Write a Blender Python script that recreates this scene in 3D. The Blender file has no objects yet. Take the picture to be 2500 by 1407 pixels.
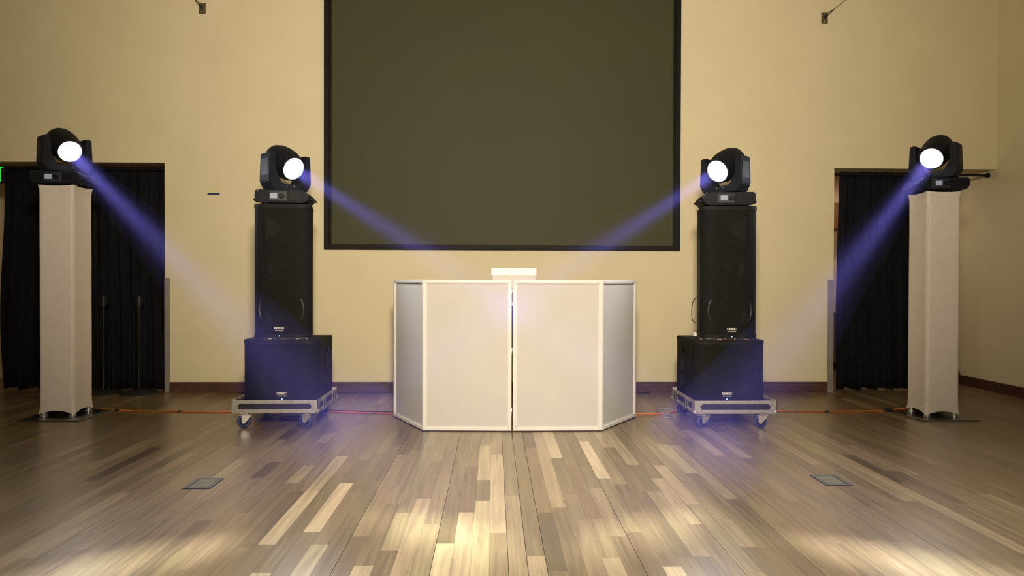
import bpy, bmesh, math, random
from mathutils import Vector, Matrix, Euler

random.seed(7)
PI = math.pi
SC = bpy.context.scene
COL = SC.collection

# ------------------------------------------------------------------ camera
CAM_H = 1.16
F_PX = 1750.0
cam_data = bpy.data.cameras.new('camera')
cam_data.sensor_width = 36.0
cam_data.lens = 36.0 * F_PX / 2500.0
cam_data.clip_start = 0.05
cam = bpy.data.objects.new('camera', cam_data)
COL.objects.link(cam)
cam_rot = (Matrix.Rotation(-math.atan(44 / F_PX), 3, 'Z')
           @ Matrix.Rotation(PI / 2 - math.atan(18.9 / F_PX), 3, 'X')
           @ Matrix.Rotation(0.0031, 3, 'Z'))
cam.matrix_world = Matrix.Translation((0, 0, CAM_H)) @ cam_rot.to_4x4()
SC.camera = cam

# ------------------------------------------------------------------ world and exposure
world = bpy.data.worlds.new('world')
SC.world = world
world.use_nodes = True
world.node_tree.nodes['Background'].inputs[0].default_value = (1.0, 0.85, 0.62, 1)
world.node_tree.nodes['Background'].inputs[1].default_value = 0.02
SC.view_settings.view_transform = 'Standard'
SC.view_settings.look = 'None'
SC.view_settings.exposure = 0.08
SC.view_settings.gamma = 1.0
SC.view_settings.use_curve_mapping = False
SC.cycles.use_denoising = True
SC.cycles.volume_bounces = 0
SC.cycles.max_bounces = 4
SC.cycles.use_light_tree = False
SC.cycles.transparent_max_bounces = 16
SC.cycles.use_adaptive_sampling = True
SC.cycles.adaptive_threshold = 0.04
SC.cycles.caustics_reflective = False
SC.cycles.caustics_refractive = False

# ------------------------------------------------------------------ house lights (unseen, above the camera)
def spot(name, loc, target, energy, size, blend, color, radius=0.15):
    d = bpy.data.lights.new(name, 'SPOT')
    d.energy = energy
    d.color = color
    d.spot_size = math.radians(size)
    d.spot_blend = blend
    d.shadow_soft_size = radius
    o = bpy.data.objects.new(name, d)
    COL.objects.link(o)
    o.location = loc
    o.rotation_euler = (Vector(target) - Vector(loc)).to_track_quat('-Z', 'Y').to_euler()
    return o

WARM = (1.0, 0.82, 0.62)
spot('house_spotlight', (0.05, 0.0, 2.5), (0.1, 7.42, 2.9), 1830, 95, 1.0, WARM, 0.25)
spot('house_spotlight', (0.35, -0.2, 5.7), (0.5, 2.0, 0.0), 2800, 66, 1.0, (1.0, 0.95, 0.86), 0.35)

# ------------------------------------------------------------------ materials
MATS = {}
def mat(name, col, rough=0.5, metal=0.0, var=0.08, vscale=30.0, bump=0.0, bscale=200.0,
        spec=0.5, emit=None, estr=0.0, coat=0.0, transp=0.0):
    """Principled material with a procedural noise variation and optional fine relief."""
    if name in MATS:
        return MATS[name]
    m = bpy.data.materials.new(name)
    m.use_nodes = True
    nt = m.node_tree
    b = nt.nodes['Principled BSDF']
    b.inputs['Roughness'].default_value = rough
    b.inputs['Metallic'].default_value = metal
    b.inputs['Specular IOR Level'].default_value = spec
    b.inputs['Coat Weight'].default_value = coat
    tc = nt.nodes.new('ShaderNodeTexCoord')
    n = nt.nodes.new('ShaderNodeTexNoise')
    n.inputs['Scale'].default_value = vscale
    n.inputs['Detail'].default_value = 4
    nt.links.new(tc.outputs['Object'], n.inputs['Vector'])
    ramp = nt.nodes.new('ShaderNodeValToRGB')
    ramp.color_ramp.elements[0].position = 0.3
    ramp.color_ramp.elements[1].position = 0.7
    lo = [max(0, c * (1 - var)) for c in col] + [1]
    hi = [min(1, c * (1 + var)) for c in col] + [1]
    ramp.color_ramp.elements[0].color = lo
    ramp.color_ramp.elements[1].color = hi
    nt.links.new(n.outputs['Fac'], ramp.inputs['Fac'])
    nt.links.new(ramp.outputs['Color'], b.inputs['Base Color'])
    if bump:
        n2 = nt.nodes.new('ShaderNodeTexNoise')
        n2.inputs['Scale'].default_value = bscale
        n2.inputs['Detail'].default_value = 3
        nt.links.new(tc.outputs['Object'], n2.inputs['Vector'])
        bp = nt.nodes.new('ShaderNodeBump')
        bp.inputs['Strength'].default_value = bump
        bp.inputs['Distance'].default_value = 0.002
        nt.links.new(n2.outputs['Fac'], bp.inputs['Height'])
        nt.links.new(bp.outputs['Normal'], b.inputs['Normal'])
    if emit:
        b.inputs['Emission Color'].default_value = (*emit, 1)
        b.inputs['Emission Strength'].default_value = estr
        m.cycles.emission_sampling = 'NONE'
    if transp:
        tr = nt.nodes.new('ShaderNodeBsdfTransparent')
        mx = nt.nodes.new('ShaderNodeMixShader')
        mx.inputs[0].default_value = transp
        nt.links.new(b.outputs[0], mx.inputs[1])
        nt.links.new(tr.outputs[0], mx.inputs[2])
        nt.links.new(mx.outputs[0], nt.nodes['Material Output'].inputs[0])
    MATS[name] = m
    return m

def wood_floor_material(name, from_attribute):
    m = bpy.data.materials.new(name)
    m.use_nodes = True
    nt = m.node_tree
    N, L = nt.nodes, nt.links
    b = N['Principled BSDF']
    geo = N.new('ShaderNodeNewGeometry')
    if from_attribute:
        src = N.new('ShaderNodeAttribute')
        src.attribute_name = 'plank_tone'
        tone = src.outputs['Color']
    else:
        src = N.new('ShaderNodeObjectInfo')
        tone = src.outputs['Color']
    sep = N.new('ShaderNodeSeparateColor')
    L.new(tone, sep.inputs[0])              # r = tone, g = hue shift, b = grain offset
    # base colour from the tone
    ramp = N.new('ShaderNodeValToRGB')
    e = ramp.color_ramp.elements
    e[0].position = 0.0
    e[0].color = (0.040, 0.025, 0.015, 1)
    e[1].position = 1.0
    e[1].color = (0.56, 0.44, 0.265, 1)
    e2 = ramp.color_ramp.elements.new(0.5)
    e2.color = (0.187, 0.134, 0.073, 1)
    e3 = ramp.color_ramp.elements.new(0.75)
    e3.color = (0.345, 0.265, 0.155, 1)
    L.new(sep.outputs[0], ramp.inputs[0])
    # grain: position stretched along the boards, shifted per board
    off = N.new('ShaderNodeCombineXYZ')
    mul = N.new('ShaderNodeMath'); mul.operation = 'MULTIPLY'; mul.inputs[1].default_value = 37.0
    L.new(sep.outputs[2], mul.inputs[0])
    L.new(mul.outputs[0], off.inputs[0]); L.new(mul.outputs[0], off.inputs[1])
    add = N.new('ShaderNodeVectorMath'); add.operation = 'ADD'
    L.new(geo.outputs['Position'], add.inputs[0]); L.new(off.outputs[0], add.inputs[1])
    mp = N.new('ShaderNodeMapping'); mp.inputs['Scale'].default_value = (46, 1.7, 1)
    L.new(add.outputs[0], mp.inputs['Vector'])
    n1 = N.new('ShaderNodeTexNoise'); n1.inputs['Scale'].default_value = 1.0
    n1.inputs['Detail'].default_value = 5; n1.inputs['Distortion'].default_value = 0.6
    L.new(mp.outputs[0], n1.inputs['Vector'])
    mp2 = N.new('ShaderNodeMapping'); mp2.inputs['Scale'].default_value = (260, 9, 1)
    L.new(add.outputs[0], mp2.inputs['Vector'])
    n2 = N.new('ShaderNodeTexNoise'); n2.inputs['Scale'].default_value = 1.0
    n2.inputs['Detail'].default_value = 2
    L.new(mp2.outputs[0], n2.inputs['Vector'])
    mr = N.new('ShaderNodeMapRange')
    mr.inputs['From Min'].default_value = 0.3; mr.inputs['From Max'].default_value = 0.7
    mr.inputs['To Min'].default_value = 0.74; mr.inputs['To Max'].default_value = 1.22
    L.new(n1.outputs['Fac'], mr.inputs['Value'])
    mr2 = N.new('ShaderNodeMapRange')
    mr2.inputs['From Min'].default_value = 0.3; mr2.inputs['From Max'].default_value = 0.7
    mr2.inputs['To Min'].default_value = 0.92; mr2.inputs['To Max'].default_value = 1.07
    L.new(n2.outputs['Fac'], mr2.inputs['Value'])
    mm = N.new('ShaderNodeMath'); mm.operation = 'MULTIPLY'
    L.new(mr.outputs[0], mm.inputs[0]); L.new(mr2.outputs[0], mm.inputs[1])
    vm = N.new('ShaderNodeVectorMath'); vm.operation = 'SCALE'
    L.new(ramp.outputs['Color'], vm.inputs[0]); L.new(mm.outputs[0], vm.inputs['Scale'])
    # slight red / yellow shift per board
    hs = N.new('ShaderNodeHueSaturation')
    hm = N.new('ShaderNodeMapRange')
    hm.inputs['To Min'].default_value = 0.492; hm.inputs['To Max'].default_value = 0.510
    L.new(sep.outputs[1], hm.inputs['Value'])
    L.new(hm.outputs[0], hs.inputs['Hue'])
    L.new(vm.outputs[0], hs.inputs['Color'])
    L.new(hs.outputs[0], b.inputs['Base Color'])
    rr = N.new('ShaderNodeMapRange')
    rr.inputs['To Min'].default_value = 0.25; rr.inputs['To Max'].default_value = 0.33
    L.new(n1.outputs['Fac'], rr.inputs['Value'])
    L.new(rr.outputs[0], b.inputs['Roughness'])
    bp = N.new('ShaderNodeBump'); bp.inputs['Strength'].default_value = 0.06
    bp.inputs['Distance'].default_value = 0.001
    L.new(n2.outputs['Fac'], bp.inputs['Height']); L.new(bp.outputs[0], b.inputs['Normal'])
    b.inputs['Specular IOR Level'].default_value = 0.5
    return m

def chipped_material():
    """Black cabinet paint with chips down to pale wood."""
    m = bpy.data.materials.new('chipped_paint')
    m.use_nodes = True
    nt = m.node_tree
    b = nt.nodes['Principled BSDF']
    tc = nt.nodes.new('ShaderNodeTexCoord')
    mp = nt.nodes.new('ShaderNodeMapping'); mp.inputs['Scale'].default_value = (38, 38, 90)
    n = nt.nodes.new('ShaderNodeTexNoise'); n.inputs['Scale'].default_value = 1.0; n.inputs['Detail'].default_value = 3
    nt.links.new(tc.outputs['Object'], mp.inputs[0]); nt.links.new(mp.outputs[0], n.inputs['Vector'])
    r = nt.nodes.new('ShaderNodeValToRGB'); r.color_ramp.interpolation = 'CONSTANT'
    r.color_ramp.elements[0].color = (0.012, 0.013, 0.012, 1)
    r.color_ramp.elements[1].position = 0.56
    r.color_ramp.elements[1].color = (0.42, 0.33, 0.19, 1)
    nt.links.new(n.outputs['Fac'], r.inputs[0]); nt.links.new(r.outputs[0], b.inputs['Base Color'])
    b.inputs['Roughness'].default_value = 0.6
    return m

def haze_material(name, density, color):
    m = bpy.data.materials.new(name)
    m.use_nodes = True
    nt = m.node_tree
    nt.nodes.remove(nt.nodes['Principled BSDF'])
    v = nt.nodes.new('ShaderNodeVolumeScatter')
    v.inputs['Color'].default_value = (*color, 1)
    v.inputs['Density'].default_value = density
    nt.links.new(v.outputs[0], nt.nodes['Material Output'].inputs['Volume'])
    return m

M = dict(
    wall=mat('cream_wall_paint', (0.72, 0.665, 0.445), 0.75, var=0.03, vscale=2.0, bump=0.12, bscale=160),
    ceil=mat('ceiling_paint', (0.55, 0.50, 0.42), 0.85, var=0.03),
    base=mat('baseboard_wood', (0.075, 0.036, 0.022), 0.45, var=0.25, vscale=14),
    sub=mat('subfloor', (0.012, 0.009, 0.007), 0.9),
    steel=mat('brushed_steel', (0.42, 0.41, 0.385), 0.42, 0.6, var=0.10, vscale=8),
    alu=mat('case_aluminium', (0.62, 0.60, 0.56), 0.42, 0.75, var=0.16, vscale=40),
    zinc=mat('zinc_plate', (0.66, 0.65, 0.62), 0.35, 0.8, var=0.10, vscale=60),
    black=mat('black_cabinet_paint', (0.0035, 0.0046, 0.0038), 0.65, spec=0.3, var=0.25, vscale=60, bump=0.5, bscale=420),
    plastic=mat('black_plastic', (0.007, 0.0075, 0.009), 0.5, var=0.15, spec=0.3),
    headblk=mat('lamp_housing_plastic', (0.0075, 0.009, 0.014), 0.6, spec=0.22, var=0.15),
    rubber=mat('black_rubber', (0.010, 0.010, 0.010), 0.7, var=0.2),
    bluewheel=mat('blue_caster_rubber', (0.030, 0.048, 0.16), 0.5, var=0.15),
    caseblk=mat('black_laminate', (0.016, 0.017, 0.016), 0.45, var=0.4, vscale=18),
    grille=mat('black_grille_mesh', (0.0030, 0.0040, 0.0034), 0.7, spec=0.3, var=0.2, vscale=400, bump=0.8, bscale=700, transp=0.14),
    cone=mat('speaker_cone', (0.012, 0.012, 0.010), 0.38, var=0.15),
    pocket=mat('dark_pocket', (0.004, 0.004, 0.004), 0.8),
    logo=mat('white_print', (0.75, 0.74, 0.70), 0.5, var=0.02),
    white=mat('white_frame_paint', (0.66, 0.65, 0.61), 0.42, var=0.02, vscale=12),
    fabric=mat('white_spandex', (0.72, 0.68, 0.62), 0.85, var=0.03, vscale=18, bump=0.2, bscale=500),
    scrim=mat('white_scrim', (0.50, 0.49, 0.46), 0.8, var=0.02, vscale=6),
    grey=mat('light_grey_plastic', (0.55, 0.53, 0.50), 0.5, var=0.04),
    boxwhite=mat('white_lid_plastic', (0.88, 0.85, 0.78), 0.4, var=0.02),
    plate=mat('base_plate_steel', (0.16, 0.165, 0.155), 0.28, 0.9, var=0.15, vscale=6),
    screen=mat('dark_screen_film', (0.054, 0.057, 0.026), 0.6, var=0.04, vscale=1.2, spec=0.25),
    frame=mat('black_screen_frame', (0.0075, 0.0085, 0.007), 0.6, spec=0.2, var=0.2),
    curtain=mat('black_drape', (0.0075, 0.0085, 0.011), 0.9, var=0.25, vscale=25, spec=0.15),
    rod=mat('black_iron_rod', (0.012, 0.012, 0.014), 0.4, 0.4),
    orange=mat('orange_cord_rubber', (0.62, 0.17, 0.03), 0.5, var=0.12),
    cord=mat('black_cord_rubber', (0.012, 0.012, 0.012), 0.5, var=0.2),
    greycord=mat('grey_cord_rubber', (0.30, 0.30, 0.28), 0.5, var=0.1),
    tape=mat('blue_tape', (0.022, 0.028, 0.125), 0.6, var=0.15, vscale=60),
    olive=mat('floor_box_lid', (0.20, 0.205, 0.145), 0.40, 0.5, var=0.15, vscale=50),
    boxrim=mat('floor_box_rim', (0.20, 0.215, 0.20), 0.35, 0.8, var=0.15, vscale=50),
    led=mat('blue_led', (0.05, 0.1, 0.6), 0.3, emit=(0.15, 0.3, 1.0), estr=9.0),
    green=mat('green_exit_letters', (0.02, 0.3, 0.04), 0.5, emit=(0.02, 0.60, 0.06), estr=0.9),
    lens=mat('lit_lens', (0.9, 0.9, 0.9), 0.3, emit=(0.86, 0.97, 1.0), estr=14.0),
    lensring=mat('lens_ring', (0.03, 0.035, 0.05), 0.25, 0.3),
    display=mat('lamp_display', (0.25, 0.27, 0.33), 0.3, emit=(0.55, 0.60, 0.78), estr=0.22),
    bezel=mat('display_bezel', (0.022, 0.032, 0.042), 0.4),
    brown=mat('brown_cabinet_wood', (0.16, 0.075, 0.035), 0.5, var=0.2),
    corr=mat('corridor_paint', (0.66, 0.52, 0.40), 0.8, var=0.04, vscale=2),
)
M['plank'] = wood_floor_material('hardwood_plank', False)
M['plankfield'] = wood_floor_material('hardwood_plank_field', True)
M['chip'] = chipped_material()

# ------------------------------------------------------------------ mesh helpers
def finish(name, bm, m, parent=None, smooth=False, angle=None):
    me = bpy.data.meshes.new(name)
    bmesh.ops.recalc_face_normals(bm, faces=bm.faces[:])
    bm.to_mesh(me)
    bm.free()
    if m is not None:
        me.materials.append(m)
    if smooth:
        for p in me.polygons:
            p.use_smooth = True
        if angle:
            try:
                me.set_sharp_from_angle(angle=angle)
            except Exception:
                pass
    o = bpy.data.objects.new(name, me)
    COL.objects.link(o)
    if parent is not None:
        o.parent = parent
    return o

def box(bm, x0, x1, y0, y1, z0, z1, bev=0.0, seg=2, mx=None):
    v = [bm.verts.new(p) for p in ((x0, y0, z0), (x1, y0, z0), (x1, y1, z0), (x0, y1, z0),
                                   (x0, y0, z1), (x1, y0, z1), (x1, y1, z1), (x0, y1, z1))]
    fs = [bm.faces.new([v[i] for i in q]) for q in
          ((3, 2, 1, 0), (4, 5, 6, 7), (0, 1, 5, 4), (1, 2, 6, 5), (2, 3, 7, 6), (3, 0, 4, 7))]
    geom = v
    if bev:
        es = list({e for f in fs for e in f.edges})
        r = bmesh.ops.bevel(bm, geom=es, offset=bev, segments=seg, affect='EDGES', profile=0.5)
        geom = list({vv for f in r['faces'] for vv in f.verts})
        geom = list({vv for g in geom for vv in [g]})
    if mx is not None:
        if bev:
            # bevelled box: collect connected verts
            seen = set(geom); stack = list(geom)
            while stack:
                a = stack.pop()
                for e in a.link_edges:
                    c = e.other_vert(a)
                    if c not in seen:
                        seen.add(c); stack.append(c)
            geom = list(seen)
        bmesh.ops.transform(bm, matrix=mx, verts=geom)
    return geom

def prism(bm, pts, axis, a0, a1, mx=None):
    """Extrude polygon pts (2D) along an axis: 'z' -> pts are xy, 'y' -> pts are xz, 'x' -> pts are yz."""
    def P(p, a):
        if axis == 'z': return (p[0], p[1], a)
        if axis == 'y': return (p[0], a, p[1])
        return (a, p[0], p[1])
    lo = [bm.verts.new(P(p, a0)) for p in pts]
    hi = [bm.verts.new(P(p, a1)) for p in pts]
    n = len(pts)
    bm.faces.new(lo[::-1]); bm.faces.new(hi)
    for i in range(n):
        j = (i + 1) % n
        bm.faces.new((lo[i], lo[j], hi[j], hi[i]))
    if mx is not None:
        bmesh.ops.transform(bm, matrix=mx, verts=lo + hi)
    return lo + hi

def lathe(bm, prof, seg=24, mx=None, cap=True):
    """prof: list of (r, z) from bottom to top, turned about z."""
    rings = []
    for r, z in prof:
        rings.append([bm.verts.new((r * math.cos(2 * PI * i / seg), r * math.sin(2 * PI * i / seg), z))
                      for i in range(seg)])
    for a, b in zip(rings, rings[1:]):
        for i in range(seg):
            j = (i + 1) % seg
            bm.faces.new((a[i], a[j], b[j], b[i]))
    if cap:
        bm.faces.new(rings[0][::-1]); bm.faces.new(rings[-1])
    vs = [v for r in rings for v in r]
    if mx is not None:
        bmesh.ops.transform(bm, matrix=mx, verts=vs)
    return vs

def spline(pts, n=8):
    P = [Vector(p) for p in pts]
    P = [P[0] * 2 - P[1]] + P + [P[-1] * 2 - P[-2]]
    out = []
    for i in range(1, len(P) - 2):
        for k in range(n):
            t = k / n
            a, b, c, d = P[i - 1], P[i], P[i + 1], P[i + 2]
            out.append(0.5 * ((2 * b) + (c - a) * t + (2 * a - 5 * b + 4 * c - d) * t * t
                              + (3 * b - a - 3 * c + d) * t ** 3))
    out.append(P[-2])
    return out

def tube(bm, pts, r, seg=8):
    pts = [Vector(p) for p in pts]
    rings = []
    up = Vector((0, 0, 1))
    for i, p in enumerate(pts):
        t = (pts[min(i + 1, len(pts) - 1)] - pts[max(i - 1, 0)])
        t.normalize()
        s = t.cross(up)
        if s.length < 1e-4:
            s = t.cross(Vector((1, 0, 0)))
        s.normalize()
        u = s.cross(t)
        rings.append([bm.verts.new(p + r * (math.cos(2 * PI * k / seg) * s + math.sin(2 * PI * k / seg) * u))
                      for k in range(seg)])
    for a, b in zip(rings, rings[1:]):
        for i in range(seg):
            j = (i + 1) % seg
            bm.faces.new((a[i], a[j], b[j], b[i]))
    bm.faces.new(rings[0][::-1]); bm.faces.new(rings[-1])

def boxobj(name, m, parent, *b, bev=0.0, seg=2):
    bm = bmesh.new()
    for q in ([b] if not isinstance(b[0], (tuple, list)) else b):
        box(bm, *q, bev=bev, seg=seg)
    return finish(name, bm, m, parent)

def tag(o, label, cat, group=None, kind=None):
    o['label'] = label
    o['category'] = cat
    if group: o['group'] = group
    if kind: o['kind'] = kind
    return o

def thing(name, label, cat, loc=(0, 0, 0), rz=0.0, group=None):
    o = bpy.data.objects.new(name, None)
    o.empty_display_size = 0.1
    COL.objects.link(o)
    o.location = loc
    o.rotation_euler = (0, 0, rz)
    return tag(o, label, cat, group)

def struct(o):
    o['kind'] = 'structure'
    return o

def cord(name, pts, r, m, parent=None, n=8):
    bm = bmesh.new()
    tube(bm, spline(pts, n), r)
    return finish(name, bm, m, parent, smooth=True)

def text_mesh(name, s, size, depth, m, parent, mx):
    """Flat extruded lettering, width centred on the origin."""
    cu = bpy.data.curves.new(name, 'FONT')
    cu.body = s
    cu.size = size
    cu.extrude = depth
    cu.align_x = 'CENTER'
    cu.align_y = 'CENTER'
    tmp = bpy.data.objects.new(name + '_tmp', cu)
    COL.objects.link(tmp)
    bpy.context.view_layer.update()
    me = bpy.data.meshes.new_from_object(tmp.evaluated_get(bpy.context.evaluated_depsgraph_get()))
    bpy.data.objects.remove(tmp)
    bpy.data.curves.remove(cu)
    me.transform(mx)
    me.materials.clear()
    me.materials.append(m)
    o = bpy.data.objects.new(name, me)
    COL.objects.link(o)
    o.parent = parent
    return o

FACE = Matrix.Rotation(PI / 2, 4, 'X')     # text plane xy -> xz, reading from -y

# ------------------------------------------------------------------ room shell
XL, XR = -5.75, 5.282       # side walls
YB, YF = 7.42, -5.0         # back wall face, wall behind the camera
WT = 0.24                   # wall thickness
ZC = 6.0
YC = 9.8                    # far side of the corridor
DL0, DL1, DLZ = -5.62, -3.366, 2.35     # left opening
DR0, DR1, DRZ = 3.554, XR, 2.342        # right opening

bm = bmesh.new()
box(bm, DL1, DR0, YB, YB + WT, 0, ZC)
box(bm, XL, DL1, YB, YB + WT, DLZ, ZC)
box(bm, DR0, XR, YB, YB + WT, DRZ, ZC)
box(bm, XL, DL0, YB, YB + WT, 0, DLZ)
wall_back = struct(finish('wall_back', bm, M['wall']))
struct(boxobj('wall_left', M['wall'], None, XL - 0.2, XL, YF, YC + 0.2, 0, ZC))
struct(boxobj('wall_right', M['wall'], None, XR, XR + 0.2, YF, YC + 0.2, 0, ZC))
struct(boxobj('wall_front', M['wall'], None, XL, XR, YF - 0.2, YF, 0, ZC))
struct(boxobj('ceiling', M['ceil'], None, XL, XR, YF, YB, ZC, ZC + 0.2))
struct(boxobj('wall_corridor', M['corr'], None, XL, XR, YC, YC + 0.2, 0, 3.0))
struct(boxobj('ceiling_corridor', M['ceil'], None, XL, XR, YB + WT, YC, 2.9, 3.1))
struct(boxobj('baseboard_back', M['base'], None, DL1 + 0.05, DR0 - 0.06, YB - 0.016, YB, 0, 0.106, bev=0.003))
struct(boxobj('baseboard_right', M['base'], None, XR - 0.016, XR, YF, YC, 0, 0.106, bev=0.003))
# stainless guards on the wall corners beside the openings
for i, (x0, x1, xe) in enumerate(((-3.366, -3.316, -3.366), (3.494, 3.554, 3.554))):
    bm = bmesh.new()
    box(bm, x0, x1, YB - 0.004, YB, 0, 1.178)
    if i == 0:
        box(bm, xe - 0.003, xe, YB - 0.004, YB + 0.05, 0, 1.178)
    else:
        box(bm, xe, xe + 0.003, YB - 0.004, YB + 0.05, 0, 1.178)
    struct(finish('trim_%d' % (i + 1), bm, M['steel']))

# ------------------------------------------------------------------ hardwood floor, board by board
floor = struct(boxobj('floor', M['sub'], None, XL, XR, YF, YC, -0.12, -0.021))
ROW_W, ROW_X0 = 0.07803, 0.0615
WIDE_GAPS = {-25, -22, -20, -9, -4, 0, 1, 2, 7, 12, 16, 24, 29}
KEY = [   # row, near end, far end, tone: boards that stand out
    (-1,3.278,4.763,0.86), (-1,1.9,3.278,0.62), (-1,4.763,5.699,0.66), (-2,5.012,5.7,0.62), (-2,4.148,5.012,0.8), (-2,3.756,4.148,0.5), (-2,1.9,3.756,0.86), (-3,4.447,5.701,0.56),
    (-3,3.57,4.447,0.47), (-3,1.9,3.57,0.88), (-4,4.04,5.702,0.52), (-4,3.689,4.04,0.5), (-4,3.148,3.689,0.46), (-4,1.9,3.148,0.93), (-5,4.187,5.398,0.55), (-5,3.399,4.187,0.6),
    (-5,1.9,3.399,0.68), (-6,4.577,5.547,0.58), (-6,3.799,4.577,0.52), (-6,1.9,3.799,0.76), (-7,3.567,5.025,0.56), (-7,3.072,3.567,0.68), (-7,1.9,3.072,0.48), (-8,3.705,4.881,0.56),
    (-8,2.91,3.705,0.5), (-8,1.9,2.91,0.78), (-9,3.244,4.767,0.58), (-10,4.137,5.003,0.42), (-10,3.539,4.137,0.44), (-10,1.9,3.539,0.38), (-12,4.095,4.608,0.36), (-12,3.3,4.095,0.88),
    (-12,1.9,3.3,0.5), (-14,3.941,4.717,0.74), (-14,3.149,3.941,0.82), (-14,1.9,3.149,0.46), (-11,3.146,3.938,0.5), (-11,1.9,3.146,0.72), (-13,2.846,3.657,0.46), (-13,1.9,2.846,0.8),
    (-16,4.105,4.492,0.66), (-22,4.028,4.66,0.62), (-19,4.211,4.584,0.3), (-21,5.234,5.559,0.2), (-17,5.105,5.437,0.68), (-38,4.751,5.26,0.6), (-31,4.16,4.986,0.16), (-32,4.12,5.04,0.5),
    (-28,4.464,4.959,0.26), (-44,5.035,5.445,0.55), (4,4.66,5.861,0.86), (3,3.638,5.862,0.7), (7,5.133,5.693,0.66), (7,4.17,5.133,0.9), (7,3.276,4.17,0.55), (2,4.946,5.862,0.34),
    (2,3.562,4.946,0.52), (9,4.944,5.857,0.7), (9,3.915,4.944,0.48), (10,4.476,5.691,0.66), (6,4.464,5.058,0.42), (6,3.973,4.464,0.44), (6,3.225,3.973,0.6), (4,3.868,4.66,0.46),
    (4,3.443,3.868,0.56), (14,4.275,5.039,0.74), (12,3.681,4.462,0.74), (11,3.382,4.17,0.7), (18,4.704,5.528,0.66), (28,2.991,4.709,0.64), (31,4.212,5.003,0.6), (10,2.98,3.914,0.6),
    (10,1.9,2.98,0.4), (8,2.878,3.567,0.52), (8,1.9,2.878,0.88), (5,2.976,3.472,0.56), (5,1.9,2.976,0.74), (1,2.996,4.473,0.48), (1,1.9,2.996,0.72), (0,3.85,5.394,0.54),
    (0,1.9,3.85,0.66), (30,3.673,4.317,0.3), (29,4.052,4.731,0.24), (34,4.615,5.366,0.5),
]
rows = {}
for k, a, b, t in KEY:
    rows.setdefault(k, []).append((a, b, t))
rk0, rk1 = math.floor((XL - ROW_X0) / ROW_W), math.ceil((XR - ROW_X0) / ROW_W)
rng = random.Random(21)
def fill(a, b):
    out = []
    while b - a > 0.02:
        ln = rng.choice((0.45, 0.7, 0.9, 1.2, 1.5, 1.9)) * rng.uniform(0.8, 1.2)
        if b - (a + ln) < 0.35:
            ln = b - a
        t = rng.gauss(0.48, 0.05)
        q = rng.random()
        if q < 0.03: t = rng.uniform(0.28, 0.36)
        elif q > 0.95: t = rng.uniform(0.58, 0.66)
        out.append((a, a + ln, min(max(t, 0.1), 0.95)))
        a += ln
    return out
planks = []
for k in range(rk0, rk1):
    ks = sorted(rows.get(k, []))
    cur = YF - rng.uniform(0, 0.8)
    segs = []
    for a, b, t in ks:
        if a > cur + 0.02:
            segs += fill(cur, a)
        a = max(a, cur)
        segs.append((a, b, t)); cur = b
    segs += fill(cur, YC)
    x0 = max(ROW_X0 + k * ROW_W, XL); x1 = min(ROW_X0 + (k + 1) * ROW_W, XR)
    g0 = 0.0011 if k in WIDE_GAPS else 0.00025
    g1 = 0.0011 if (k + 1) in WIDE_GAPS else 0.00025
    for a, b, t in segs:
        a = max(a, YF); b = min(b, YC)
        if b - a > 0.01:
            planks.append((x0 + g0, x1 - g1, a + 0.0002, b - 0.0002, t, rng.random(), rng.random()))
def seen_area(p):
    """Pixels of the photograph that a board covers, roughly."""
    a = 0.0
    n = 8
    for i in range(n):
        y = p[2] + (p[3] - p[2]) * (i + 0.5) / n
        if y < 2.4: continue
        x = (p[0] + p[1]) / 2
        u = 1206 + F_PX * x / y
        if -20 < u < 2520:
            a += (p[1] - p[0]) * F_PX / y * ((p[3] - p[2]) / n) * CAM_H * F_PX / y ** 2
    return a
order = sorted(range(len(planks)), key=lambda i: -seen_area(planks[i]))
single = set(order[:300])
bm = bmesh.new(); box(bm, 0, 1, 0, 1, -0.02, 0)
pm = bpy.data.meshes.new('plank'); bm.to_mesh(pm); bm.free(); pm.materials.append(M['plank'])
verts, faces, tones = [], [], []
for i, (x0, x1, a, b, t, h, g) in enumerate(planks):
    if i in single:
        o = bpy.data.objects.new('plank', pm)
        COL.objects.link(o)
        o.parent = floor
        o.location = (x0, a, 0)
        o.scale = (x1 - x0, b - a, 1)
        o.color = (t, h, g, 1)
    else:
        n = len(verts)
        verts += [(x0, a, -0.02), (x1, a, -0.02), (x1, b, -0.02), (x0, b, -0.02),
                  (x0, a, 0), (x1, a, 0), (x1, b, 0), (x0, b, 0)]
        for q in ((4, 5, 6, 7), (0, 1, 5, 4), (1, 2, 6, 5), (2, 3, 7, 6), (3, 0, 4, 7)):
            faces.append([n + j for j in q]); tones.append((t, h, g, 1))
pf = bpy.data.meshes.new('planks_beyond')
pf.from_pydata(verts, [], faces)
at = pf.attributes.new('plank_tone', 'FLOAT_COLOR', 'FACE')
for i, c in enumerate(tones):
    at.data[i].color = c
pf.materials.append(M['plankfield'])
po = bpy.data.objects.new('planks_beyond', pf)
COL.objects.link(po)
po.parent = floor
po['kind'] = 'stuff'

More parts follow.
